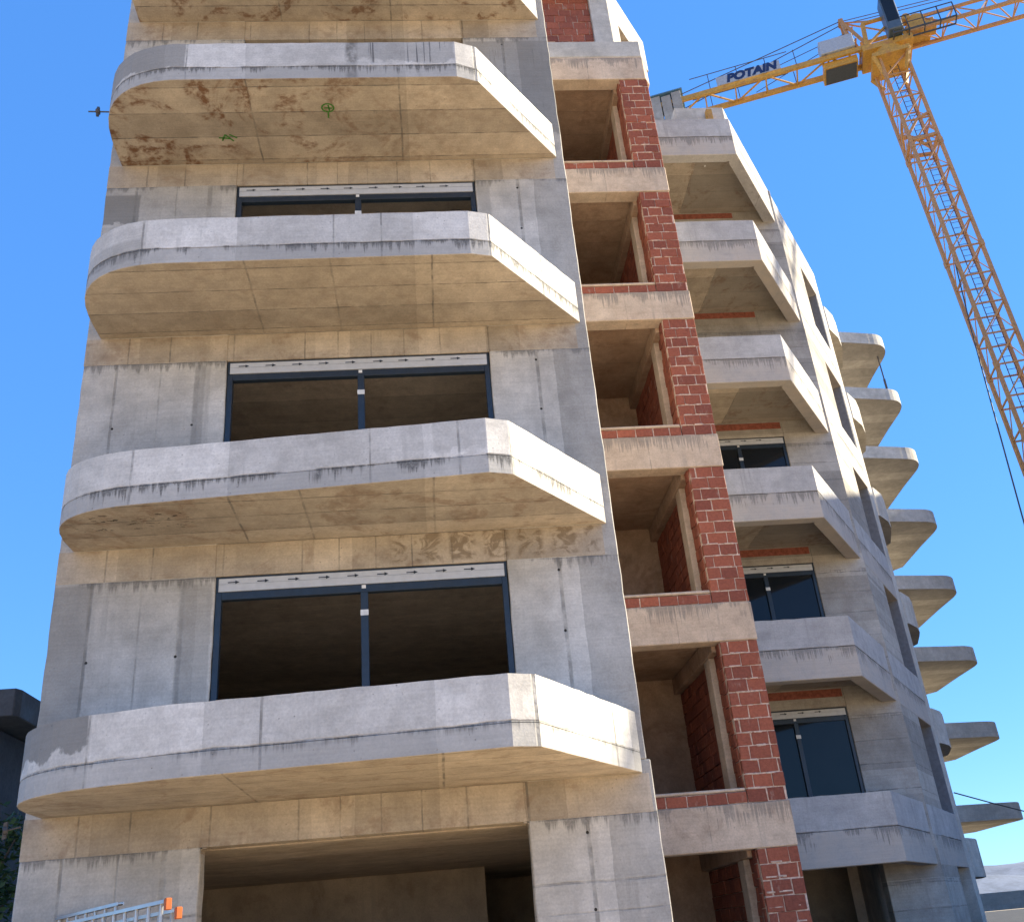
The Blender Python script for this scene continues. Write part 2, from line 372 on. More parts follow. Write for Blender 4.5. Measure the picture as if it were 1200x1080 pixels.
def curve(a, c, b, n=7):     # quadratic bend from a to b with control c
    return [((1 - t) ** 2 * a[0] + 2 * t * (1 - t) * c[0] + t * t * b[0], (1 - t) ** 2 * a[1] + 2 * t * (1 - t) * c[1] + t * t * b[1]) for t in (k / n for k in range(n + 1))]

# ------------------------------------------------------------------ the near apartment block
FY = 11.5
XL, XR, WL, WR = -4.47, 2.386, -2.59, 0.972
zs = lambda n: 1.636 + ST * n
GZ = -EYE
apt = thing('apartment_building', (-1.0, FY, GZ), 'unfinished bare concrete apartment tower with red brick infill bays and stacked balconies', 'building')

# front facade of the tower: two piers and a beam over every window
b = MB()
b.pier(XL, WL, FY, FY + .25, GZ, 17.6); b.pier(WR, XR, FY, FY + .25, zs(0) + .15, 17.6)
b.pier(WR, XR + .045, FY, FY + .25, GZ, zs(0) + .15)
for n in range(6):
    b.box(WL, WR, FY + .004, FY + .246, zs(n) + .002, zs(n) + .23)
b.build('facade_wall', M['wall'], apt, 0.012)
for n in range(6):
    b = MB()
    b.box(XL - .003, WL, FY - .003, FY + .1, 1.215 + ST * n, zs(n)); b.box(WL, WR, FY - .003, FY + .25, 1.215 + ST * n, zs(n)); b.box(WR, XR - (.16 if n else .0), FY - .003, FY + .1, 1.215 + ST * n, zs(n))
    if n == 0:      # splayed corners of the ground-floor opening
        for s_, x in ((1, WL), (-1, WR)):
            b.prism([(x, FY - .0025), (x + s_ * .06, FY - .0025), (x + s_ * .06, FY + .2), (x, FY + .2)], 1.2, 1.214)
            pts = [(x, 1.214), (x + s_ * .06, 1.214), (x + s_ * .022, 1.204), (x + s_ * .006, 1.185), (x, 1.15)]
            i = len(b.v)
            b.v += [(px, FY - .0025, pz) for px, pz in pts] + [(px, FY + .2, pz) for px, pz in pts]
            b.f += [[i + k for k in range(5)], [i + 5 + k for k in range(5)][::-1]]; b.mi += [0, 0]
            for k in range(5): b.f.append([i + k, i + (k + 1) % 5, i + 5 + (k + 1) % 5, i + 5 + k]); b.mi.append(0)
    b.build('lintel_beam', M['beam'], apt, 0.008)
for a_ in ((XL, XL + .25, FY + .25, 26, GZ, 17.6), (XR - .25, XR, FY + .25, 26, GZ, 17.6)):
    b = MB(); b.box(*a_); b.build('side_wall', M['wall'], apt)
b = MB(); b.box(XL + .25, XR - .25, 25.75, 26, GZ, 17.6); b.build('rear_wall', M['wall'], apt)
def one(name, mat, args, parent=None, bevel=0):
    q = MB(); q.box(*args); return q.build(name, mat, parent or apt, bevel)
for n in range(6):
    one('floor_slab', M['raw'], (XL + .25, XR - .25, FY + .25, 25.7, 1.20 if n == 0 else zs(n), zs(n) + .22))
    if n < 5: one('partition_wall', M['raw'], (XL + .25, XR - .25, 20.4, 20.6, zs(n) + .22, zs(n + 1)))
one('partition_wall', M['raw'], (XL + .25, 0.68, 17.5, 17.7, GZ, 1.2)); one('partition_wall', M['raw'], (.68, XR - .25, 21, 21.2, GZ, 1.2))

# tower balconies
def tower_outline(n):
    if n == 0:
        L = [(-4.30, FY), (-4.29, 11.05)] + curve((-4.28, 10.95), (-4.24, 10.05), (-3.1, 9.78), 9)[0:] + [(-2.5, 9.64), (0.70, 9.28), (0.97, 9.38), (2.32, FY)]
    elif n == 1:
        L = [(-4.31, FY), (-4.31, 11.15)] + curve((-4.30, 11.1), (-4.26, 10.32), (-3.2, 10.22), 9) + [(0.72, 9.83), (0.99, 9.91), (2.29, FY)]
    elif n == 2:
        L = [(-4.29, FY), (-4.29, 11.1)] + curve((-4.28, 10.95), (-4.22, 9.98), (-3.15, 9.91), 9) + [(0.71, 9.89), (0.98, 9.95), (2.30, FY)]
    else:
        L = [(-4.29, FY), (-4.29, 11.1)] + curve((-4.28, 10.95), (-4.22, 9.96), (-3.2, 9.89), 9) + [(0.71, 9.89), (1.01, 9.985), (2.28, FY)]
    return L
for n in range(5):
    o = tower_outline(n); z = zs(n) + .002
    s_ = MB(); s_.prism([(x, y) if y < FY else (x, FY) for x, y in o], z, z + .226, 0, 1, 0)
    p = MB(); oo = resample(o, 0.16); p.strip(oo, inset(oo, -0.14) if False else inset(oo, 0.14), z + .229, z + .69, 0, 0.0045)
    bal = p.build('balcony', [fasc[n]], apt)
    s_.build('balcony_slab', [fasc[n], soff[n]], bal, 0.006)
    if n == 3:
        def decal(name, strokes, mat, zz, w=0.022):
            m = MB()
            for st in strokes:
                for a, c in zip(st, st[1:]): m.bar((a[0], a[1], zz), (c[0], c[1], zz), w, 0, 0.003)
            return m.build(name, mat, bal)
        cx, cy = -1.13, 10.42
        circ = [(cx + .085 * math.cos(t * PI / 6), cy + .075 * math.sin(t * PI / 6)) for t in range(13)]
        decal('paint_mark', [circ, [(cx - .05, cy), (cx + .06, cy + .01)], [(cx + .02, cy + .06), (cx + .01, cy - .05)], [(cx, cy + .075), (cx - .01, cy + .19)]], M['green'], z - .003)
        decal('paint_mark', [[(-2.72, 11.02), (-2.66, 10.9), (-2.56, 11.03)], [(-2.76, 10.96), (-2.6, 10.98)], [(-2.6, 10.9), (-2.5, 10.97)]], M['green'], z - .003)

# windows of the tower
def window(x0, x1, zb, zt, fy, mull, parent, box_h=.19, glass=False, arrows=True):
    f = MB(); d0, d1 = fy + .03, fy + .12; w = .07
    f.box(x0, x0 + w, d0, d1, zb, zt - box_h); f.box(x1 - w, x1, d0, d1, zb, zt - box_h)
    f.box(x0 + w, x1 - w, d0, d1, zt - box_h - .10, zt - box_h - .004); f.box(x0 + w, x1 - w, d0, d1, zb, zb + .06)
    f.box(x0, x0 + .03, d0 - .012, d1, zt - box_h, zt); f.box(x1 - .03, x1, d0 - .012, d1, zt - box_h, zt); f.box(x0 + .03, x1 - .03, d0 - .012, d1, zt - .022, zt - .002)
    win = f.build('window', M['frame'], parent, 0.004)
    m = MB(); m.box(mull - .045, mull + .045, d0 - .01, d1 - .004, zb + .061, zt - box_h - .101); m.build('mullion', M['frame'], win, .005)
    k = MB(); k.box(mull - .048, mull + .048, d0 - .016, d0 - .0105, zt - box_h - .40, zt - box_h - .33); k.build('sticker', M['label'], win)
    k = MB(); k.box(mull - .03, mull + .02, d0 - .006, d0 - .001, zt - box_h - .055, zt - box_h - .012); k.build('sticker', M['label'], win)
    s_ = MB(); y0 = d0 - .008
    s_.box(x0 + .031, x1 - .031, y0, d1 + .1, zt - box_h + .002, zt - .024, 0)
    s_.box(x0 + .031, x1 - .031, y0 - .004, y0 - .001, zt - box_h * .52, zt - box_h * .5, 1)
    if arrows:
        n = max(2, int((x1 - x0 - .2) / .36)); za = zt - box_h * .40
        for i in range(n):
            xa = x0 + .14 + i * .36 + random.uniform(-.01, .01)
            s_.box(xa, xa + .10, y0 - .004, y0 - .001, za - .006, za + .006, 2)
            s_.face([(xa + .09, y0 - .004, za - .022), (xa + .14, y0 - .004, za), (xa + .09, y0 - .004, za + .022)], 2)
    s_.build('shutter_box', [M['box'], M['white'], M['ink']], win)
    if glass:
        for a, c in ((x0 + w, mull - .045), (mull + .045, x1 - w)):
            q = MB(); q.box(a + .002, c - .002, d0 + .03, d0 + .05, zb + .062, zt - box_h - .102); q.build('pane', M['glass'], win)
    return win
for n in range(3):
    window(WL + .01, WR - .01, zs(n) + .232, 4.30 + ST * n - .004, FY, -.80, apt)

# ------------------------------------------------------------------ brick bay beside the tower
BY = 15.05; BX = 5.17; JX = 4.55
bb = lambda n: .97 + ST * n
bt = lambda n: 1.60 + ST * n
def brick_panel(m, x0, x1, y0, z0, z1, face='y', depth=.1, bw=.30, ch=.205, first=0, jit=.006):
    n = max(1, round((z1 - z0) / ch)); h = (z1 - z0) / n; g = .016
    for r in range(n):
        a = x0 - ((r + first) % 2) * bw * .5 - random.uniform(0, .06)
        while a < x1 - .02:
            w = bw * random.uniform(.86, 1.1)
            p, q = max(a, x0), min(a + w, x1)
            if q - p > .04:
                o = random.uniform(-.002, .010); dz = random.uniform(-.004, .004)
                if face == 'y': m.box(p + g / 2, q - g / 2, y0 - o, y0 + depth, z0 + r * h + g / 2 + dz, z0 + (r + 1) * h - g / 2 + dz, 0, jit)
                else: m.box(y0 - o, y0 + depth, p + g / 2, q - g / 2, z0 + r * h + g / 2, z0 + (r + 1) * h - g / 2, 0, jit)
            a += w
for n in range(-1, 5):
    z0 = bt(n) if n >= 0 else GZ; z1 = bb(n + 1) if n < 4 else 16.43
    m = MB()
    m.box(JX + .008, BX - .008, BY + .008, BY + .28, z0 + .002, z1 - .002, 1)
    brick_panel(m, JX, BX, BY, z0 + .004, z1 - .004, 'y', .09, .31)
    # bricks of the reveal
    k = max(1, round((z1 - z0) / .205)); h = (z1 - z0) / k
    for r in range(k):
        o = random.uniform(0, .012)
        m.box(JX - .004 - o, JX + .05, BY + .10, BY + .27, z0 + r * h + .008, z0 + (r + 1) * h - .008, 0, .004)
    for r_ in range(1, k):
        for _ in range(3):
            a_ = random.uniform(JX + .02, BX - .22); L_ = random.uniform(.06, .2); zc_ = z0 + r_ * h
            m.box(a_, a_ + L_, BY - random.uniform(.004, .011), BY + .02, zc_ - random.uniform(.008, .02), zc_ + random.uniform(.006, .016), 1, .004)
    m.build('brick_pier', [M['brick'], M['mortar']], apt, 0.007)
    m = MB()
    m.box(4.66, 4.86, BY + .28, 18.3, z0, z1 + .18, 1)
    brick_panel(m, BY + .30, BY + .62, 4.60, z0 + .3, z1 - .1, 'x', .059, .3)
    brick_panel(m, BY + .95, 18.29, 4.61, z0 + .2, z1 - .1, 'x', .049, .3)
    m.build('brick_wall', [M['brick'], M['mortar']], apt)
    one('post', M['band'], (4.50, 4.655, BY + .63, BY + .94, z0, z1 - .10), apt, .01); one('inner_beam', M['bayraw'], (4.48, 4.655, BY + .285, 18.28, z1 - .095, z1 + .185), apt, .01)
    if n >= 0:
        m = MB(); m.box(XR + .006, JX - .006, BY + .01, BY + .2, z0 + .003, z0 + .17, 1)
        brick_panel(m, XR + .004, JX - .002, BY + .002, z0 + .004, z0 + .172, 'y', .09, .33, .2)
        m.build('brick_sill', [M['brick'], M['mortar']], apt, .006)
        m = MB(); a = XR + .004
        m.strip(resample([(XR + .004, BY - .012), (JX + .06 * (random.random() - .3), BY - .012)], .12), resample([(XR + .004, BY + .23), (JX, BY + .23)], .12)[:99], z0 + .175, z0 + .235, 0, .006) if False else m.box(XR + .004, JX - .012, BY - .012, BY + .23, z0 + .175, z0 + .225, 0, .006)
        m.build('sill_screed', M['band'], apt, .012)
for n in range(5):
    m = MB(); m.strip(resample([(XR + .002, BY - .02), (BX + .005, BY - .02)], .2), resample([(XR + .002, BY + .30), (BX + .005, BY + .30)], .2), bb(n), bt(n), 0, .006)
    m.build('concrete_band', M['band'], apt, .012)
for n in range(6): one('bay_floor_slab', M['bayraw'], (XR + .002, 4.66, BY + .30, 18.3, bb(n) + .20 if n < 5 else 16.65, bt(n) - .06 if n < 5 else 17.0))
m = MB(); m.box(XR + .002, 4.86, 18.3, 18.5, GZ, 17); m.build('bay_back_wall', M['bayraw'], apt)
m = MB(); m.box(4.865, BX - .01, BY + .29, 19.4, GZ, 16.5); m.build('bay_side_wall', M['wing'], apt)
# top of the bay: parapet, set-back brick wall, column and the roof-level balcony above it
d = Vector((.565, .825)).normalized(); nrm = Vector((.825, -.565)).normalized()
CX = 5.135
P0 = (CX, BY - .02)
m = MB(); m.box(XR + .002, CX, BY - .02, BY + .22, 17.10, 17.57); m.build('parapet', M['far'], apt, .01)
m = MB(); m.prism([(XR + .002, BY - .018), (CX, BY - .018), (CX + .12, BY + .16), (CX + .12, BY + .29), (XR + .002, BY + .29)], 16.43, 17.096); m.build('concrete_band', M['band'], apt, .01)
m = MB(); m.box(XR + .01, 4.325, 15.66, 15.85, 17.05, 19.77, 1); brick_panel(m, XR + .01, 4.325, 15.65, 17.05, 19.77, 'y', .05, .3); m.build('brick_wall', [M['brick'], M['mortar']], apt)
m = MB(); m.prism([(4.33, 15.57), (4.75, 15.57), (5.05, 15.99), (4.85, 16.15), (4.33, 15.85)], 17.0, 19.77); m.build('column', M['far'], apt, .01)
m = MB(); m.prism([(XR + .01, 15.24), (4.33, 15.24), (6.22, 17.88), (5.6, 18.7), (XR + .01, 18.7)], 19.78, 20.86, 0, 1, 0); m.build('roof_balcony', [M['fascia_wing'], M['soffit_wing']], apt, .01)

# ------------------------------------------------------------------ the wing behind, set back to the right
WY = 19.5
C0 = Vector((7.63, 17.03))
at = lambda t, o=0.0: tuple(C0 + d * t + nrm * o)
tB0 = (9.385 - C0.x) / d.x; tB1 = (10.62 - C0.x) / d.x; tF0 = (11.58 - C0.x) / d.x; tF1 = (11.90 - C0.x) / d.x
fb = lambda n: .71 + ST * n
for n in range(6):
    z = fb(n)
    front = [(BX + .003, 17.03), (C0.x, C0.y), at(tF0 - .02)]
    oo = resample(front, .2); ii = inset(oo, .26)
    p = MB(); p.strip(oo, inset(oo, .15), z + .562, z + 1.12, 0, .005)
    bal = p.build('balcony', M['fascia_wing'], apt)
    e = MB(); e.strip(oo, ii, z, z + .559, 0, .0)
    e.build('edge_beam', [M['fascia_wing']], bal, .01)
    s_ = MB(); s_.prism([(BX + .004, 17.10), (7.60, 17.10), at(.25, -.08), at(2.85, -.10), (9.1, WY - .002), (BX + .003, WY - .002)], z + .36, z + .55, 0, 0, 0)
    s_.build('balcony_slab', M['soffit_wing'], bal)
    if n == 4:
        def q(pts):
            m = MB()
            for a, c in zip(pts, pts[1:]): m.bar((a[0], a[1], z + .357), (c[0], c[1], z + .357), .03, 0, .004)
            m.build('chalk_mark', M['chalk'], bal)
    if n == 5:
        m = MB(); pts = [(7.02, 17.42), (7.08, 17.36), (7.18, 17.38), (7.2, 17.48), (7.1, 17.56), (7.1, 17.66)]
        for a, c in zip(pts, pts[1:]): m.bar((a[0], a[1], z + .357), (c[0], c[1], z + .357), .035, 0, .004)
        m.build('chalk_mark', M['chalk'], bal); m = MB()
        m.bar((7.1, 17.76, z + .357), (7.12, 17.81, z + .357), .04, 0, .004)
        m.build('chalk_mark', M['chalk'], bal)
m = MB()
m.box(8.25, 9.385, WY, WY + .25, GZ, 17.2); m.box(BX - .2, 6.0, WY, WY + .25, GZ, 17.2)
for n in range(6): m.box(6.0, 8.25, WY + .003, WY + .25, fb(n) - .03 + (.28 if n == 0 else 0), fb(n) + .55)
m.build('wing_wall', M['wing'], apt, .01)
for n in range(6):
    m = MB(); m.box(6.02, 8.22, WY - .004, WY + .002, fb(n) + .17, fb(n) + .33); m.build('clay_strip', M['clay'], apt)
one('wing_infill', M['wing'], (6.0, 8.25, WY + .003, WY + .25, fb(3) + .55, fb(4) - .03)); one('wing_infill', M['wing'], (6.0, 8.25, WY + .003, WY + .25, fb(4) + .55, fb(5) - .03))
for n in range(3): window(6.0, 8.25, fb(n) + .556, fb(n + 1) - .035, WY, 7.15, apt, .16, True)
m = MB(); m.prism([at(tB0, -.003), at(tB1, -.003), at(tB1, -.25), (9.385 - .2, WY + .26), (9.385 - .002, WY + .26)], GZ, 17.2); m.build('corner_wall', M['wing'], apt, .008)
m = MB(); m.prism([at(tF0, 0), at(tF1, 0), at(tF1, -1.6), at(tF0, -1.6)], GZ, 17.25); m.build('fin_wall', M['far'], apt, .01)
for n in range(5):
    m = MB(); m.prism([at(tF0 - .05, -.015), at(tF0 - .006, -.015), at(tF0 - .006, -.9), at(tF0 - .05, -.9)], fb(n) + .56, fb(n + 1) + .30); m.build('fin_shade_panel', M['fin_shade'], apt)  # added dark panels: the fin front's shade put in as colour
m = MB(); m.prism([at(tB0 + .3, -1.6), at(tF0, -1.6), at(tF0, -1.8), at(tB0 + .3, -1.8)], GZ, 17.2); m.build('loggia_wall', M['raw'], apt)
for n in range(6):
    m = MB(); m.prism([(BX - .2, WY + .26), (9.1, WY + .26), at(tB1 + .01, -.26), at(tB1 + .01, -.02), at(tF0 - .01, -.27), at(tF0 - .01, -1.59), at(tF0 + 6, -1.85), (8, 30), (BX - .2, 30)], fb(n) + .36, fb(n) + .54); m.build('wing_floor_slab', M['raw'], apt)
m = MB(); m.box(BX - .2, 8.9, 22.5, 22.7, GZ, 17); m.build('wing_partition', M['raw'], apt)
m = MB(); m.prism([at(tF1, -1.62), at(tF1 + 11, -1.62), (11, 36), (4.0, 36), (4.0, 26.1), (XR, 26.1), (9.0, 24.0)], GZ, 17.2); m.build('rear_wing', M['far'], apt)
for n in range(6):
    z = .55 + ST * n - .0
    pts = [(11.4, 24.3), (12.5, 24.35), (12.95, 24.85), (13.25, 25.35), (13.42, 25.75), (13.75, 26.6), (13.6, 27.6), (13.0, 28.0)]
    m = MB(); m.strip(pts, inset(pts, .14), z + .22, z + .86, 0, .003); o = m.build('rear_balcony', M['far'], apt)
    m = MB(); m.prism(pts + [(10.8, 27.5)], z, z + .217, 0, 1, 0); m.build('balcony_slab', [M['far'], M['farsoff']], o)
# roof clutter over the wing parapet
m = MB(); m.prism([(6.95, 18.6), (8.25, 18.6), (8.6, 19.15), (8.4, 19.5), (6.95, 19.5)], 17.25, 19.25); m.build('roof_stair_wall', M['far'], apt, .01)
m = MB(); m.box(7.72, 7.86, 18.4, 18.55, 17.25, 19.0); m.build('roof_post', M['yellow'], apt)
m = MB(); m.box(BX - .2, 9.3, WY + .3, 30, 17.0, 17.24); m.build('roof_slab', M['raw'], apt)
m = MB(); m.box(XL + .25, XR - .25, FY + .25, 25.7, 17.3, 17.5); m.build('roof_slab', M['raw'], apt)

# ------------------------------------------------------------------ block with curved balconies further back
far = thing('apartment_building', (16, 46, GZ), 'distant unfinished block with nine rounded balconies stacked along its end', 'building')
m = MB(); m.prism([(10, 44), (19.6, 43.2), (21.0, 52), (12, 56)], GZ, 26.5); m.build('wall', M['far'], far)
for n in range(-2, 7):
    zt = 6.46 + ST * n
    pts = [(17.5, 37.9), (21.5, 38.52)] + curve((21.6, 38.54), (22.7, 38.62), (22.82, 40.1), 10) + [(22.95, 41.6)] + [(23.3, 44.5), (21.2, 48)]
    m = MB(); m.strip(pts, inset(pts, .14), zt - .42, zt, 0, .004); o = m.build('balcony', M['far'], far)
    m = MB(); m.prism(pts + [(19.6, 45)], zt - .60, zt - .423, 0, 1, 0); m.build('balcony_slab', [M['far'], M['farsoff']], o)

# ------------------------------------------------------------------ tower crane
MY = 32.5; cx = .7125 * MY; cyc = MY; MW = 1.2
crane = thing('tower_crane', (cx, cyc, GZ), 'weathered orange lattice tower crane rising behind the building', 'crane')
TOP = 36.2
m = MB()
va = Vector((cx, cyc)).normalized(); vb = Vector((va.y, -va.x)); th = math.radians(20); va, vb = va * math.cos(th) - vb * math.sin(th), vb * math.cos(th) + va * math.sin(th); hw = MW / 2
cor = [(cx + vb.x * i * hw + va.x * j * hw, cyc + vb.y * i * hw + va.y * j * hw) for i, j in ((-1, -1), (1, -1), (1, 1), (-1, 1))]
for (x, y) in cor: m.bar((x, y, GZ), (x, y, TOP), .13)
k = 0; z = GZ + .4
while z < TOP - .2:
    z2 = min(z + 1.45, TOP)
    for i in range(4):
        a, c = cor[i], cor[(i + 1) % 4]
        m.bar((a[0], a[1], z), (c[0], c[1], z), .06)
        if i in (1, 3): m.bar((a[0], a[1], z), (c[0], c[1], z2), .035)
        else:
            p, q = (a, c) if i == 0 else (c, a)
            m.bar((p[0], p[1], z), (q[0], q[1], z2), .06 if i == 0 else .032)
    if k % 4 == 2:
        for (x, y) in cor: m.box(x - .085, x + .085, y - .085, y + .085, z - .15, z + .15)
    z = z2; k += 1
m.build('mast', M['jibpaint'], crane)
m = MB(); lx = cx + vb.x * .3; ly = cyc + vb.y * .3
for s_ in (0, .34): m.bar((lx - vb.x * s_, ly - vb.y * s_, GZ + 1), (lx - vb.x * s_, ly - vb.y * s_, TOP), .028)
z = GZ + 1.2
while z < TOP: m.bar((lx, ly, z), (lx - vb.x * .34, ly - vb.y * .34, z), .018); z += .3
m.build('ladder', M['steel'], crane)
m = MB(); zc = 31.0
for i in range(4):
    a, c = cor[i], cor[(i + 1) % 4]
    m.bar((a[0], a[1], zc), (c[0], c[1], zc + .1), .14); m.bar((a[0], a[1], zc + .35), ((a[0] + c[0]) / 2, (a[1] + c[1]) / 2, zc + 1.15), .11); m.bar(((a[0] + c[0]) / 2, (a[1] + c[1]) / 2, zc + 1.15), (c[0], c[1], zc + 1.4), .11)
m.build('climbing_collar', M['jibpaint'], crane)
for o_ in (x_ for x_ in col.objects if x_.parent == crane):      # the mast leans a little towards the jib's load side
    for v in o_.data.vertices: v.co.x += (TOP + EYE - v.co.z) * .027
J = Vector((.938, -.347, 0)); J.normalize(); S = Vector((-J.y, J.x, 0)); U = Vector((0, 0, 1))
H = Vector((cx, cyc, TOP))
def at3(t, s=0, u=0): return H + J * t + S * s + U * u
m = MB()
m.obox(at3(0, 0, .12), J * .85, S * .85, U * .12); m.tube([at3(0, 0, .24), at3(0, 0, .62)], .8, 20)
for a in (-1, 1):
    for c in (-1, 1): m.bar(at3(a * .5, c * .5, -.9), at3(a * .8, c * .8, .1), .16)
m.build('slewing_ring', M['yellow'], crane)
m = MB()
m.obox(at3(0, 0, .78), J * 1.15, S * .75, U * .16)
for a in (-1, 1):
    for c in (-1, 1): m.bar(at3(a * .9, c * .65, .9), at3(a * .75, c * .6, 2.5), .16)
for c in (-1, 1):
    m.bar(at3(-.8, c * .62, 2.45), at3(.8, c * .62, 2.45), .14); m.bar(at3(-.85, c * .64, 1), at3(.76, c * .6, 2.4), .1)
m.build('turntable_frame', M['yellow'], crane)
JZ = 1.25
# jib: triangular lattice boom, narrow top chord
m = MB(); L0, L1 = 1.1, 44.0
for c in (-.55, .55): m.bar(at3(L0, c, JZ), at3(L1, c, JZ), .15)
m.bar(at3(L0, 0, JZ + 1.25), at3(L1, 0, JZ + 1.25), .13)
t = L0; k = 0
while t < L1 - 1.2:
    for c in (-.55, .55):
        m.bar(at3(t, c, JZ), at3(t + .8, 0, JZ + 1.25), .055); m.bar(at3(t + .8, 0, JZ + 1.25), at3(t + 1.6, c, JZ), .055)
    m.bar(at3(t, -.55, JZ), at3(t, .55, JZ), .05); m.bar(at3(t, -.55, JZ), at3(t + 1.6, .55, JZ), .05)
    t += 1.6
m.build('jib', M['jibpaint'], crane)
m = MB(); T = 9.0
m.obox(at3(T, 0, JZ - .25), J * .6, S * .62, U * .08)
for c in (-.62, .62):
    for e in (-.45, .45): m.tube([at3(T + e, c - .04, JZ), at3(T + e, c + .04, JZ)], .13, 10)
m.build('trolley', M['dark'], crane)
# counter-jib
m = MB(); K = 11.9
for c in (-.6, .6): m.bar(at3(-1.0, c, JZ - .3), at3(-K, c, JZ - .3), .16, 0, .26)
t = 1.2; k = 0
while t < K - 1.2:
    a, c = (-.6, .6) if k % 2 else (.6, -.6)
    m.bar(at3(-t, a, JZ - .3), at3(-t - 1.5, c, JZ - .3), .07); m.bar(at3(-t, -.6, JZ - .3), at3(-t, .6, JZ - .3), .07)
    t += 1.5; k += 1
m.build('counter_jib', M['yellow'], crane)
m = MB()
for c in (-.72, .72):
    t = 1.4
    while t < K - 2.5: m.bar(at3(-t, c, JZ - .2), at3(-t, c, JZ + .75), .03); t += 1.4
    m.bar(at3(-4.5, c, JZ + .75), at3(-K + 2.6, c, JZ + .75), .03)
m.build('handrail', M['steel'], crane)
# name board with its lettering
b_ = MB(); b_.obox(at3(-6.5, -.78, JZ + .02), J * 1.55, S * .015, U * .27); sign = b_.build('sign_board', M['white'], crane)
cu = bpy.data.curves.new('lettering', 'FONT'); cu.body = 'POTAIN'; cu.size = .68; cu.extrude = .008; cu.align_x = 'CENTER'; cu.align_y = 'CENTER'; cu.offset = .04; cu.shear = .2
tmp = bpy.data.objects.new('lettering', cu); col.objects.link(tmp)
bpy.context.view_layer.update()
me = bpy.data.meshes.new_from_object(tmp.evaluated_get(bpy.context.evaluated_depsgraph_get()))
bpy.data.objects.remove(tmp)
R3 = Matrix((J, U, J.cross(U))).transposed()
if (R3 @ Vector((0, 0, 1))).dot(S) > 0: pass
for v in me.vertices: v.co = R3 @ Vector((v.co.x * .98, v.co.y, v.co.z)) + (at3(-6.35, -.80, JZ + .02) - world_loc(sign))
me.materials.clear(); me.materials.append(M['signblue'])
o = bpy.data.objects.new('sign_lettering', me); col.objects.link(o); o.parent = sign
# ballast, cabinets, winch, apex, cab
m = MB()
for k in range(4): m.obox(at3(-K + .25 + k * .52, 0, JZ - .72 + .10 * (k % 2)), J * .235, S * .75, U * .85)
o = m.build('ballast_block', M['ballast'], crane, .02)
m = MB(); m.obox(at3(-K + 1.0, 0, JZ + .30), J * 1.15, S * .8, U * .03); m.build('ballast_cover', M['bluecap'], crane)
m = MB(); m.obox(at3(-2.2, -.5, JZ + .28), J * .8, S * .3, U * .42); m.build('electrical_cabinet', M['white'], crane, .02)
m = MB(); m.obox(at3(-2.2, .1, JZ - .60), J * .8, S * .55, U * .2); m.build('counter_jib_platform', M['yellow'], crane)
m = MB(); m.obox(at3(-2.2, .1, JZ - .83), J * .72, S * .48, U * .02); m.build('platform_plate', M['dark'], crane)
m = MB(); ax = -1.55; az = 3.55
for c in (-.55, .55): m.bar(at3(-.75, c, .95), at3(ax, c * .25, az), .15); m.bar(at3(-1.5, c, JZ - .2), at3(ax, c * .25, az), .11)
m.bar(at3(ax, -.2, az), at3(ax, .2, az), .22)
for q in (1.9, 2.7): m.bar(at3(-1.2, -.38, q), at3(-1.2, .38, q), .08); m.bar(at3(-1.5, -.38, q), at3(-1.1, .38, q + .5), .06)
m.bar(at3(ax, 0, az), at3(.7, .4, 2.4), .06); m.bar(at3(ax, 0, az), at3(.7, -.4, 2.4), .06)
m.build('apex_frame', M['jibpaint'], crane)
m = MB()
m.obox(at3(.45, -.85, 2.15), J * .33, S * .36, U * 1.1)
cab = m.build('cab', M['cab'], crane, .04)
m = MB(); m.obox(at3(.45, -1.213, 2.3), J * .26, S * .008, U * .75); m.build('cab_window', M['glass'], cab)
m = MB()
m.tube([at3(1.6, -.5, 1.9), at3(1.6, .5, 1.9)], .42, 14); m.obox(at3(1.6, 0, 1.45), J * .6, S * .6, U * .1); m.obox(at3(2.2, .2, 1.9), J * .3, S * .25, U * .35); m.tube([at3(1.2, -.55, 2.25), at3(1.2, -.1, 2.25)], .2, 10)
m.build('hoist_winch', M['yellow'], crane, .01)
m = MB()
for c in (-1.15, -.65): m.bar(at3(.3, c, JZ - .45), at3(3.1, c, JZ - .45), .06)
for t in (.3, 1.0, 1.7, 2.4, 3.1):
    m.bar(at3(t, -1.15, JZ - .45), at3(t, -.65, JZ - .45), .05); m.bar(at3(t, -1.15, JZ - .45), at3(t, -1.15, JZ + .45), .04)
m.bar(at3(.3, -1.15, JZ + .45), at3(3.1, -1.15, JZ + .45), .04); m.bar(at3(.3, -1.15, JZ), at3(3.1, -1.15, JZ), .03)
m.build('walkway', M['dark'], crane)
m = MB()
for c in (-.13, .13): m.tube([at3(ax, c, az), at3(-K + 1.9, c * 4, JZ + .1)], .025, 5); m.tube([at3(ax, c, az - .9), at3(-6.2, c * 4, JZ - .1)], .02, 5)
for c in (-.1, .1): m.tube([at3(ax, c, az), at3(13, c, JZ + 1.3 + .12)], .022, 5)
m.build('tie_cable', M['steel'], crane)
m = MB(); m.tube([at3(T, 0, JZ - .3), at3(T, 0, -6)], .02, 5); m.obox(at3(T, 0, -6.3), J * .18, S * .1, U * .35); m.build('hook_block', M['dark'], crane)

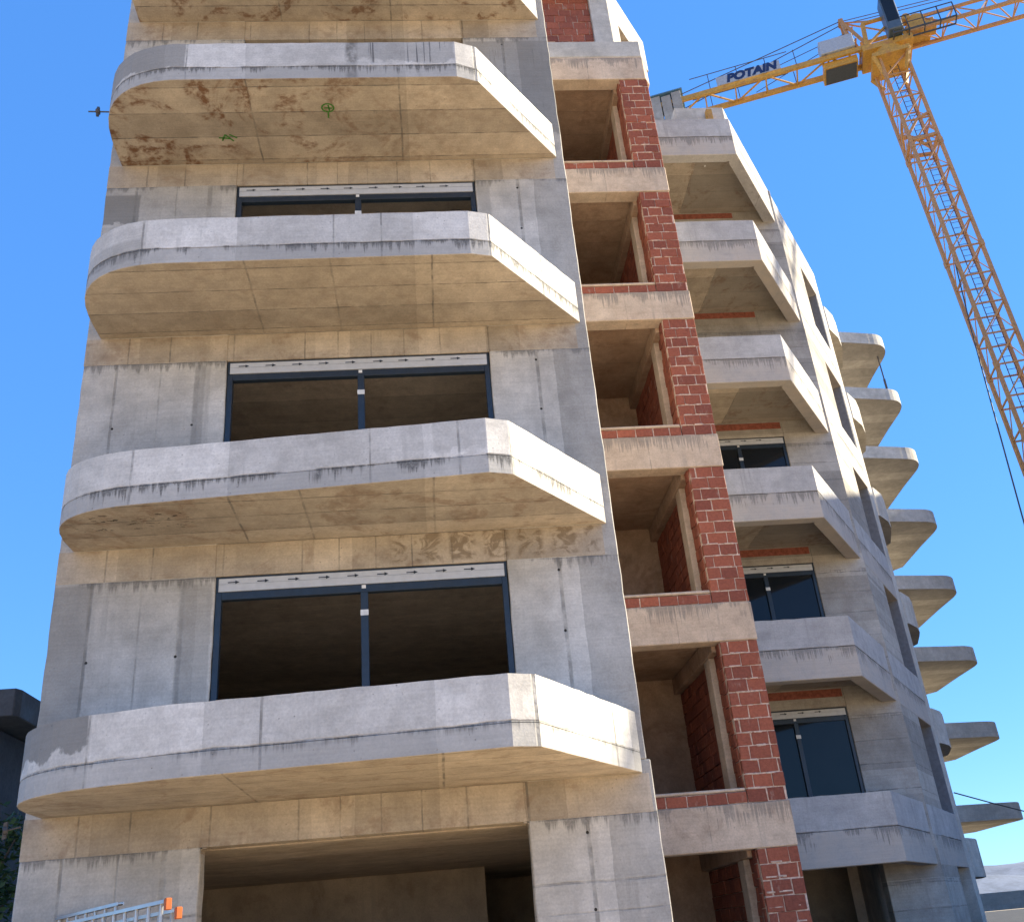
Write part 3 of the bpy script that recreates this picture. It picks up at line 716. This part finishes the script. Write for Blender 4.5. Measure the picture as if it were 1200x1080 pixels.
# ------------------------------------------------------------------ small things
m = MB(); m.tube([(22.75, 32.2, 24.5), (22.2, 31.9, 20.5), (21.93, 31.8, 17.2), (21.64, 31.8, 12.46), (21.3, 31.8, 6), (21.1, 31.8, GZ + .02)], .028, 6); o = m.build('power_cable', M['dark']); tag(o, 'thin dark cable running down beside the crane mast', 'cable')
def rod(p, q, nut, label):
    o = thing('formwork_tie', p, label, 'tie rod', 'tie rods left in the concrete')
    m = MB(); m.tube([p, q], .011, 6); m.build('rod', M['steel'], o)
    c = Vector(p).lerp(Vector(q), nut); ax_ = (Vector(q) - Vector(p)).normalized()
    m = MB(); m.tube([c - ax_ * .022, c + ax_ * .022], .045, 8)
    m.obox(c, ax_ * .018, Vector((0, 0, 1)) * .085, Vector((0, 1, 0)) * .016); m.build('wing_nut', M['steel'], o)
rod((-4.26, 10.95, 11.42), (-4.66, 10.95, 11.44), .66, 'dark steel tie rod with wing nut sticking out of the second balcony from the top')
rod((-4.47, 11.42, 1.56), (-4.62, 11.36, 1.52), .9, 'short pale tie rod stub on the tower corner under the lowest balcony')
o = thing('ceiling_socket', (-2.62, 14.6, 7.815), 'small white light socket on the ceiling behind the middle tower window', 'light socket')
m = MB(); m.tube([(-2.62, 14.6, 7.83), (-2.62, 14.6, 7.79)], .05, 10); m.build('socket', M['label'], o)
m = MB(); m.tube([(-2.62, 14.6, 7.79), (-2.62, 14.6, 7.70)], .025, 8); m.build('bulb_holder', M['label'], o)
# prop between the two top curved balconies of the far block
m = MB(); m.tube([(22.35, 39.6, 21.44), (22.35, 39.6, 24.3)], .035, 6); m.tube([(22.35, 39.6, 22.5), (22.35, 39.6, 23.0)], .06, 6); m.obox((22.35, 39.6, 21.45), (.1, 0, 0), (0, .1, 0), (0, 0, .01))
tag(m.build('steel_prop', M['steel']), 'thin steel prop standing between the two topmost rounded balconies', 'prop')
m = MB(); pts = []
for k in range(13):
    t = k / 12; pts.append((12.0 + t * 14, 23.4 + t * 6, 2.35 - .4 * t - 1.5 * math.sin(PI * t) * .6))
m.tube(pts, .016, 5); tag(m.build('overhead_cable', M['dark']), 'sagging black cable leading away from the wing corner at lower right', 'cable')

# ladders stacked on a steel rack at the kerb
La = Vector((-.575, .818, 0)); Lb = Vector((.818, .575, 0))
def ladder(o0, length, label, z, caps, drop):      # stands on its side: one rail above the other
    p = Vector((o0[0], o0[1], z)); t = thing('ladder', tuple(p), label, 'ladder', 'aluminium ladders on the rack')
    for s_ in (0, -drop):
        m = MB(); e = p + U * s_
        for u in (-.028, .028): m.bar(e + Lb * u, e + La * length + Lb * u, .008, 0, .028)
        m.bar(e, e + La * length, .05, 0, .006)
        m.build('rail', M['alu'], t)
    q = .12
    while q < length:
        m = MB(); m.tube([p + La * q + U * .01, p + La * q - U * (drop + .01)], .016, 8); m.build('rung', M['alu'], t); q += .28
    if caps:
        m = MB(); e = p; m.obox(e - La * .012 - U * .022, La * .02, Lb * .026, U * .045); m.build('end_cap', M['orange'], t, .006)
N0 = (-2.22, 8.8)
ladder(N0, 2.9, 'aluminium ladder with an orange end cap on its side, left of the other capped one', .545, True, .46)
ladder((N0[0] + .075, N0[1] + .05), 2.9, 'shorter aluminium ladder with an orange end cap, right of the taller capped one', .475, True, .39)
ladder((-2.94, 10.0), 2.2, 'aluminium ladder without caps standing on its side behind the capped ladders', .632, False, .547)
rk = thing('ladder_rack', (-3.2, 9.9, GZ), 'steel trestle rack carrying the aluminium ladders', 'rack')
for t in (.95, 2.3):
    e = Vector((N0[0], N0[1], 0)) + La * t
    m = MB(); m.bar(e - Lb * .45 + U * .045, e + Lb * .45 + U * .045, .05)
    for s_ in (-.4, .4):
        m.bar(e + Lb * s_ + La * .3 + U * GZ, e + Lb * s_ + U * .02, .045); m.bar(e + Lb * s_ - La * .3 + U * GZ, e + Lb * s_ + U * .02, .045)
    m.build('trestle', M['steel'], rk)

# dark house and a bush at the left edge
hs = thing('house', (-12, 24, GZ), 'dark rendered house with a flat overhanging roof left of the tower', 'house')
m = MB(); m.box(-16.5, -9.75, 22.6, 31, GZ, 5.25); m.build('wall', M['house'], hs)
m = MB(); m.prism([(-17.5, 21.9), (-9.05, 21.9), (-8.98, 22.1), (-8.98, 32), (-17.5, 32)], 5.28, 5.88); m.build('roof', M['roofdark'], hs, .02)
m = MB(); m.box(-13.5, -12.2, 22.56, 22.61, 1.0, 2.4); m.build('window', M['glass'], hs)
tr = thing('tree', (-6.62, 15.8, GZ), 'small dark leafy tree growing between the house and the tower', 'tree')
m = MB(); m.tube([(-6.62, 15.8, GZ), (-6.58, 15.8, -.2), (-6.625, 15.85, .8), (-6.55, 15.8, 1.9)], [.09, .075, .05, .02], 8)
for a in range(7): m.tube([(-6.62, 15.8, -.1 + a * .25), (-6.62 + .6 * math.cos(a * 2.4), 15.8 + .6 * math.sin(a * 2.4), .7 + a * .25)], [.035, .012], 5)
m.build('trunk', M['bark'], tr)
m = MB()
cl = [(random.gauss(-6.62, .38), random.gauss(15.8, .4), random.uniform(.3, 2.3)) for _ in range(70)]
for c in cl:
    for _ in range(34):
        p = Vector((random.gauss(c[0], .13), random.gauss(c[1], .13), random.gauss(c[2], .11)))
        if p.x > -5.98: continue
        a = Vector((random.gauss(0, 1), random.gauss(0, 1), random.gauss(0, .6))).normalized(); q = a.cross(Vector((random.random(), random.random(), random.random()))).normalized()
        l = random.uniform(.05, .09); m.face([p - a * l, p + q * l * .4, p + a * l, p - q * l * .4])
m.build('crown', M['leaf'], tr)

# ------------------------------------------------------------------ ground, hill, neighbouring block
m = MB(); R_ = 6000; n = 64
m.face([(R_ * math.cos(2 * PI * k / n), R_ * math.sin(2 * PI * k / n), GZ) for k in range(n)])
tag(m.build('ground', ground_mat()), kind='structure')
def dark_ground_mat():
    g = G('dark_ground', .9, .2)  # near-black tone, meant to cut the bounce off the ground
    a = g.noise(None, .6, 5, .6); b = g.noise(None, 40, 4, .7)
    c = g.mix(g.ramp(a, .35, .65), (.040, .040, .042), (.065, .063, .060))
    return g.done(g.mix(1, c, g.ramp(b, .2, .8, .75, 1.25), 'MULTIPLY'), b, .01, .5)
m = MB(); m.face([(6.5, 12.5, GZ + .004), (200, 5, GZ + .004), (200, 190, GZ + .004), (6.5, 190, GZ + .004)]); tag(m.build('dark_ground_sheet', dark_ground_mat()), kind='structure')  # added dark sheet that keeps ground bounce off the far and wing soffits
m = MB(); NX, NY = 90, 14; idx = []
i0 = len(m.v)
for j in range(NY + 1):
    for i in range(NX + 1):
        x = -1200 + 5200 * i / NX; yy = 2300 + 1500 * j / NY
        pr = math.sin(PI * j / NY) ** .8
        h = pr * (125 + 38 * math.sin(x * .0026 + .5) + 18 * math.sin(x * .009 + j) + 9 * math.sin(x * .027 + 2 * j) + random.uniform(-5, 5)) - 4
        m.v.append((x, yy, h + GZ))
for j in range(NY):
    for i in range(NX):
        a = i0 + j * (NX + 1) + i; m.f.append([a, a + 1, a + NX + 2, a + NX + 1]); m.mi.append(0)
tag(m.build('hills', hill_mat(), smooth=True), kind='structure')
nb = thing('apartment_building', (37, 29, GZ), 'pale plastered neighbouring block standing across the yard on the right', 'building')
m = MB(); m.box(31.2, 43, 16.9, 41, GZ, 22.2); m.build('wall', plain('pale_plaster', (0.55, 0.5, 0.42), .9), nb)
m = MB()
for n in range(7):
    for k in range(6): m.box(31.14, 31.19, 18.4 + k * 3.7, 20.2 + k * 3.7, .2 + n * 3.0, 1.7 + n * 3.0)
w = m.build('window', M['glass'], nb)

# ------------------------------------------------------------------ lift everything so that the ground is z = 0
for o in list(sc.objects):
    if o.parent is None: o.location.z += EYE

# ------------------------------------------------------------------ camera
Rm = ((0.99490347, -0.04683858, 0.08929293), (-0.05917044, 0.44585118, 0.89314925), (-0.0816452, -0.89388079, 0.44080742))
cam = bpy.data.cameras.new('camera'); co = bpy.data.objects.new('camera', cam); col.objects.link(co)
mw = Matrix([[Rm[i][0], -Rm[i][1], -Rm[i][2], 0] for i in range(3)] + [[0, 0, 0, 1]])
co.matrix_world = Matrix.Translation((0, 0, EYE)) @ mw
cam.sensor_width = 36; cam.sensor_fit = 'HORIZONTAL'; cam.lens = 36 * 1150 / 1200
cam.clip_start = .1; cam.clip_end = 12000
sc.camera = co

# ------------------------------------------------------------------ light
EL = math.radians(32); kk = .13
sd = Vector((math.cos(EL) / math.hypot(1, kk), math.cos(EL) * kk / math.hypot(1, kk), math.sin(EL)))
sun = bpy.data.lights.new('sun', 'SUN'); so = bpy.data.objects.new('sun', sun); col.objects.link(so)
sun.energy = 3.3; sun.angle = math.radians(.5); sun.color = (1.0, .89, .66)
so.rotation_euler = sd.to_track_quat('Z', 'Y').to_euler()
so.location = (60, 10, 60)
w = bpy.data.worlds.new('World'); sc.world = w; w.use_nodes = True
nt = w.node_tree; bg = nt.nodes['Background']
sky = nt.nodes.new('ShaderNodeTexSky'); sky.sky_type = 'NISHITA'; sky.sun_disc = False
sky.sun_elevation = EL; sky.sun_rotation = math.atan2(sd.x, sd.y)
sky.air_density = 1.0; sky.dust_density = 0.0; sky.ozone_density = 3.5; sky.altitude = 900
hs_ = nt.nodes.new('ShaderNodeHueSaturation'); hs_.inputs['Saturation'].default_value = 1.75; hs_.inputs['Value'].default_value = 1.14
ga = nt.nodes.new('ShaderNodeGamma'); ga.inputs[1].default_value = .40
mx = nt.nodes.new('ShaderNodeMix'); mx.data_type = 'RGBA'; mx.blend_type = 'MULTIPLY'; mx.inputs[0].default_value = 1; mx.inputs[7].default_value = (.57, .92, 1.42, 1)
nt.links.new(sky.outputs[0], ga.inputs[0]); nt.links.new(ga.outputs[0], hs_.inputs['Color'])
nt.links.new(hs_.outputs[0], mx.inputs[6]); nt.links.new(mx.outputs[2], bg.inputs[0]); bg.inputs[1].default_value = .095
vs = sc.view_settings; vs.view_transform = 'Standard'; vs.look = 'None'; vs.exposure = 2.2; vs.gamma = 1.0
sc.render.engine = 'CYCLES'
sc.cycles.max_bounces = 8; sc.cycles.diffuse_bounces = 8; sc.cycles.use_denoising = True
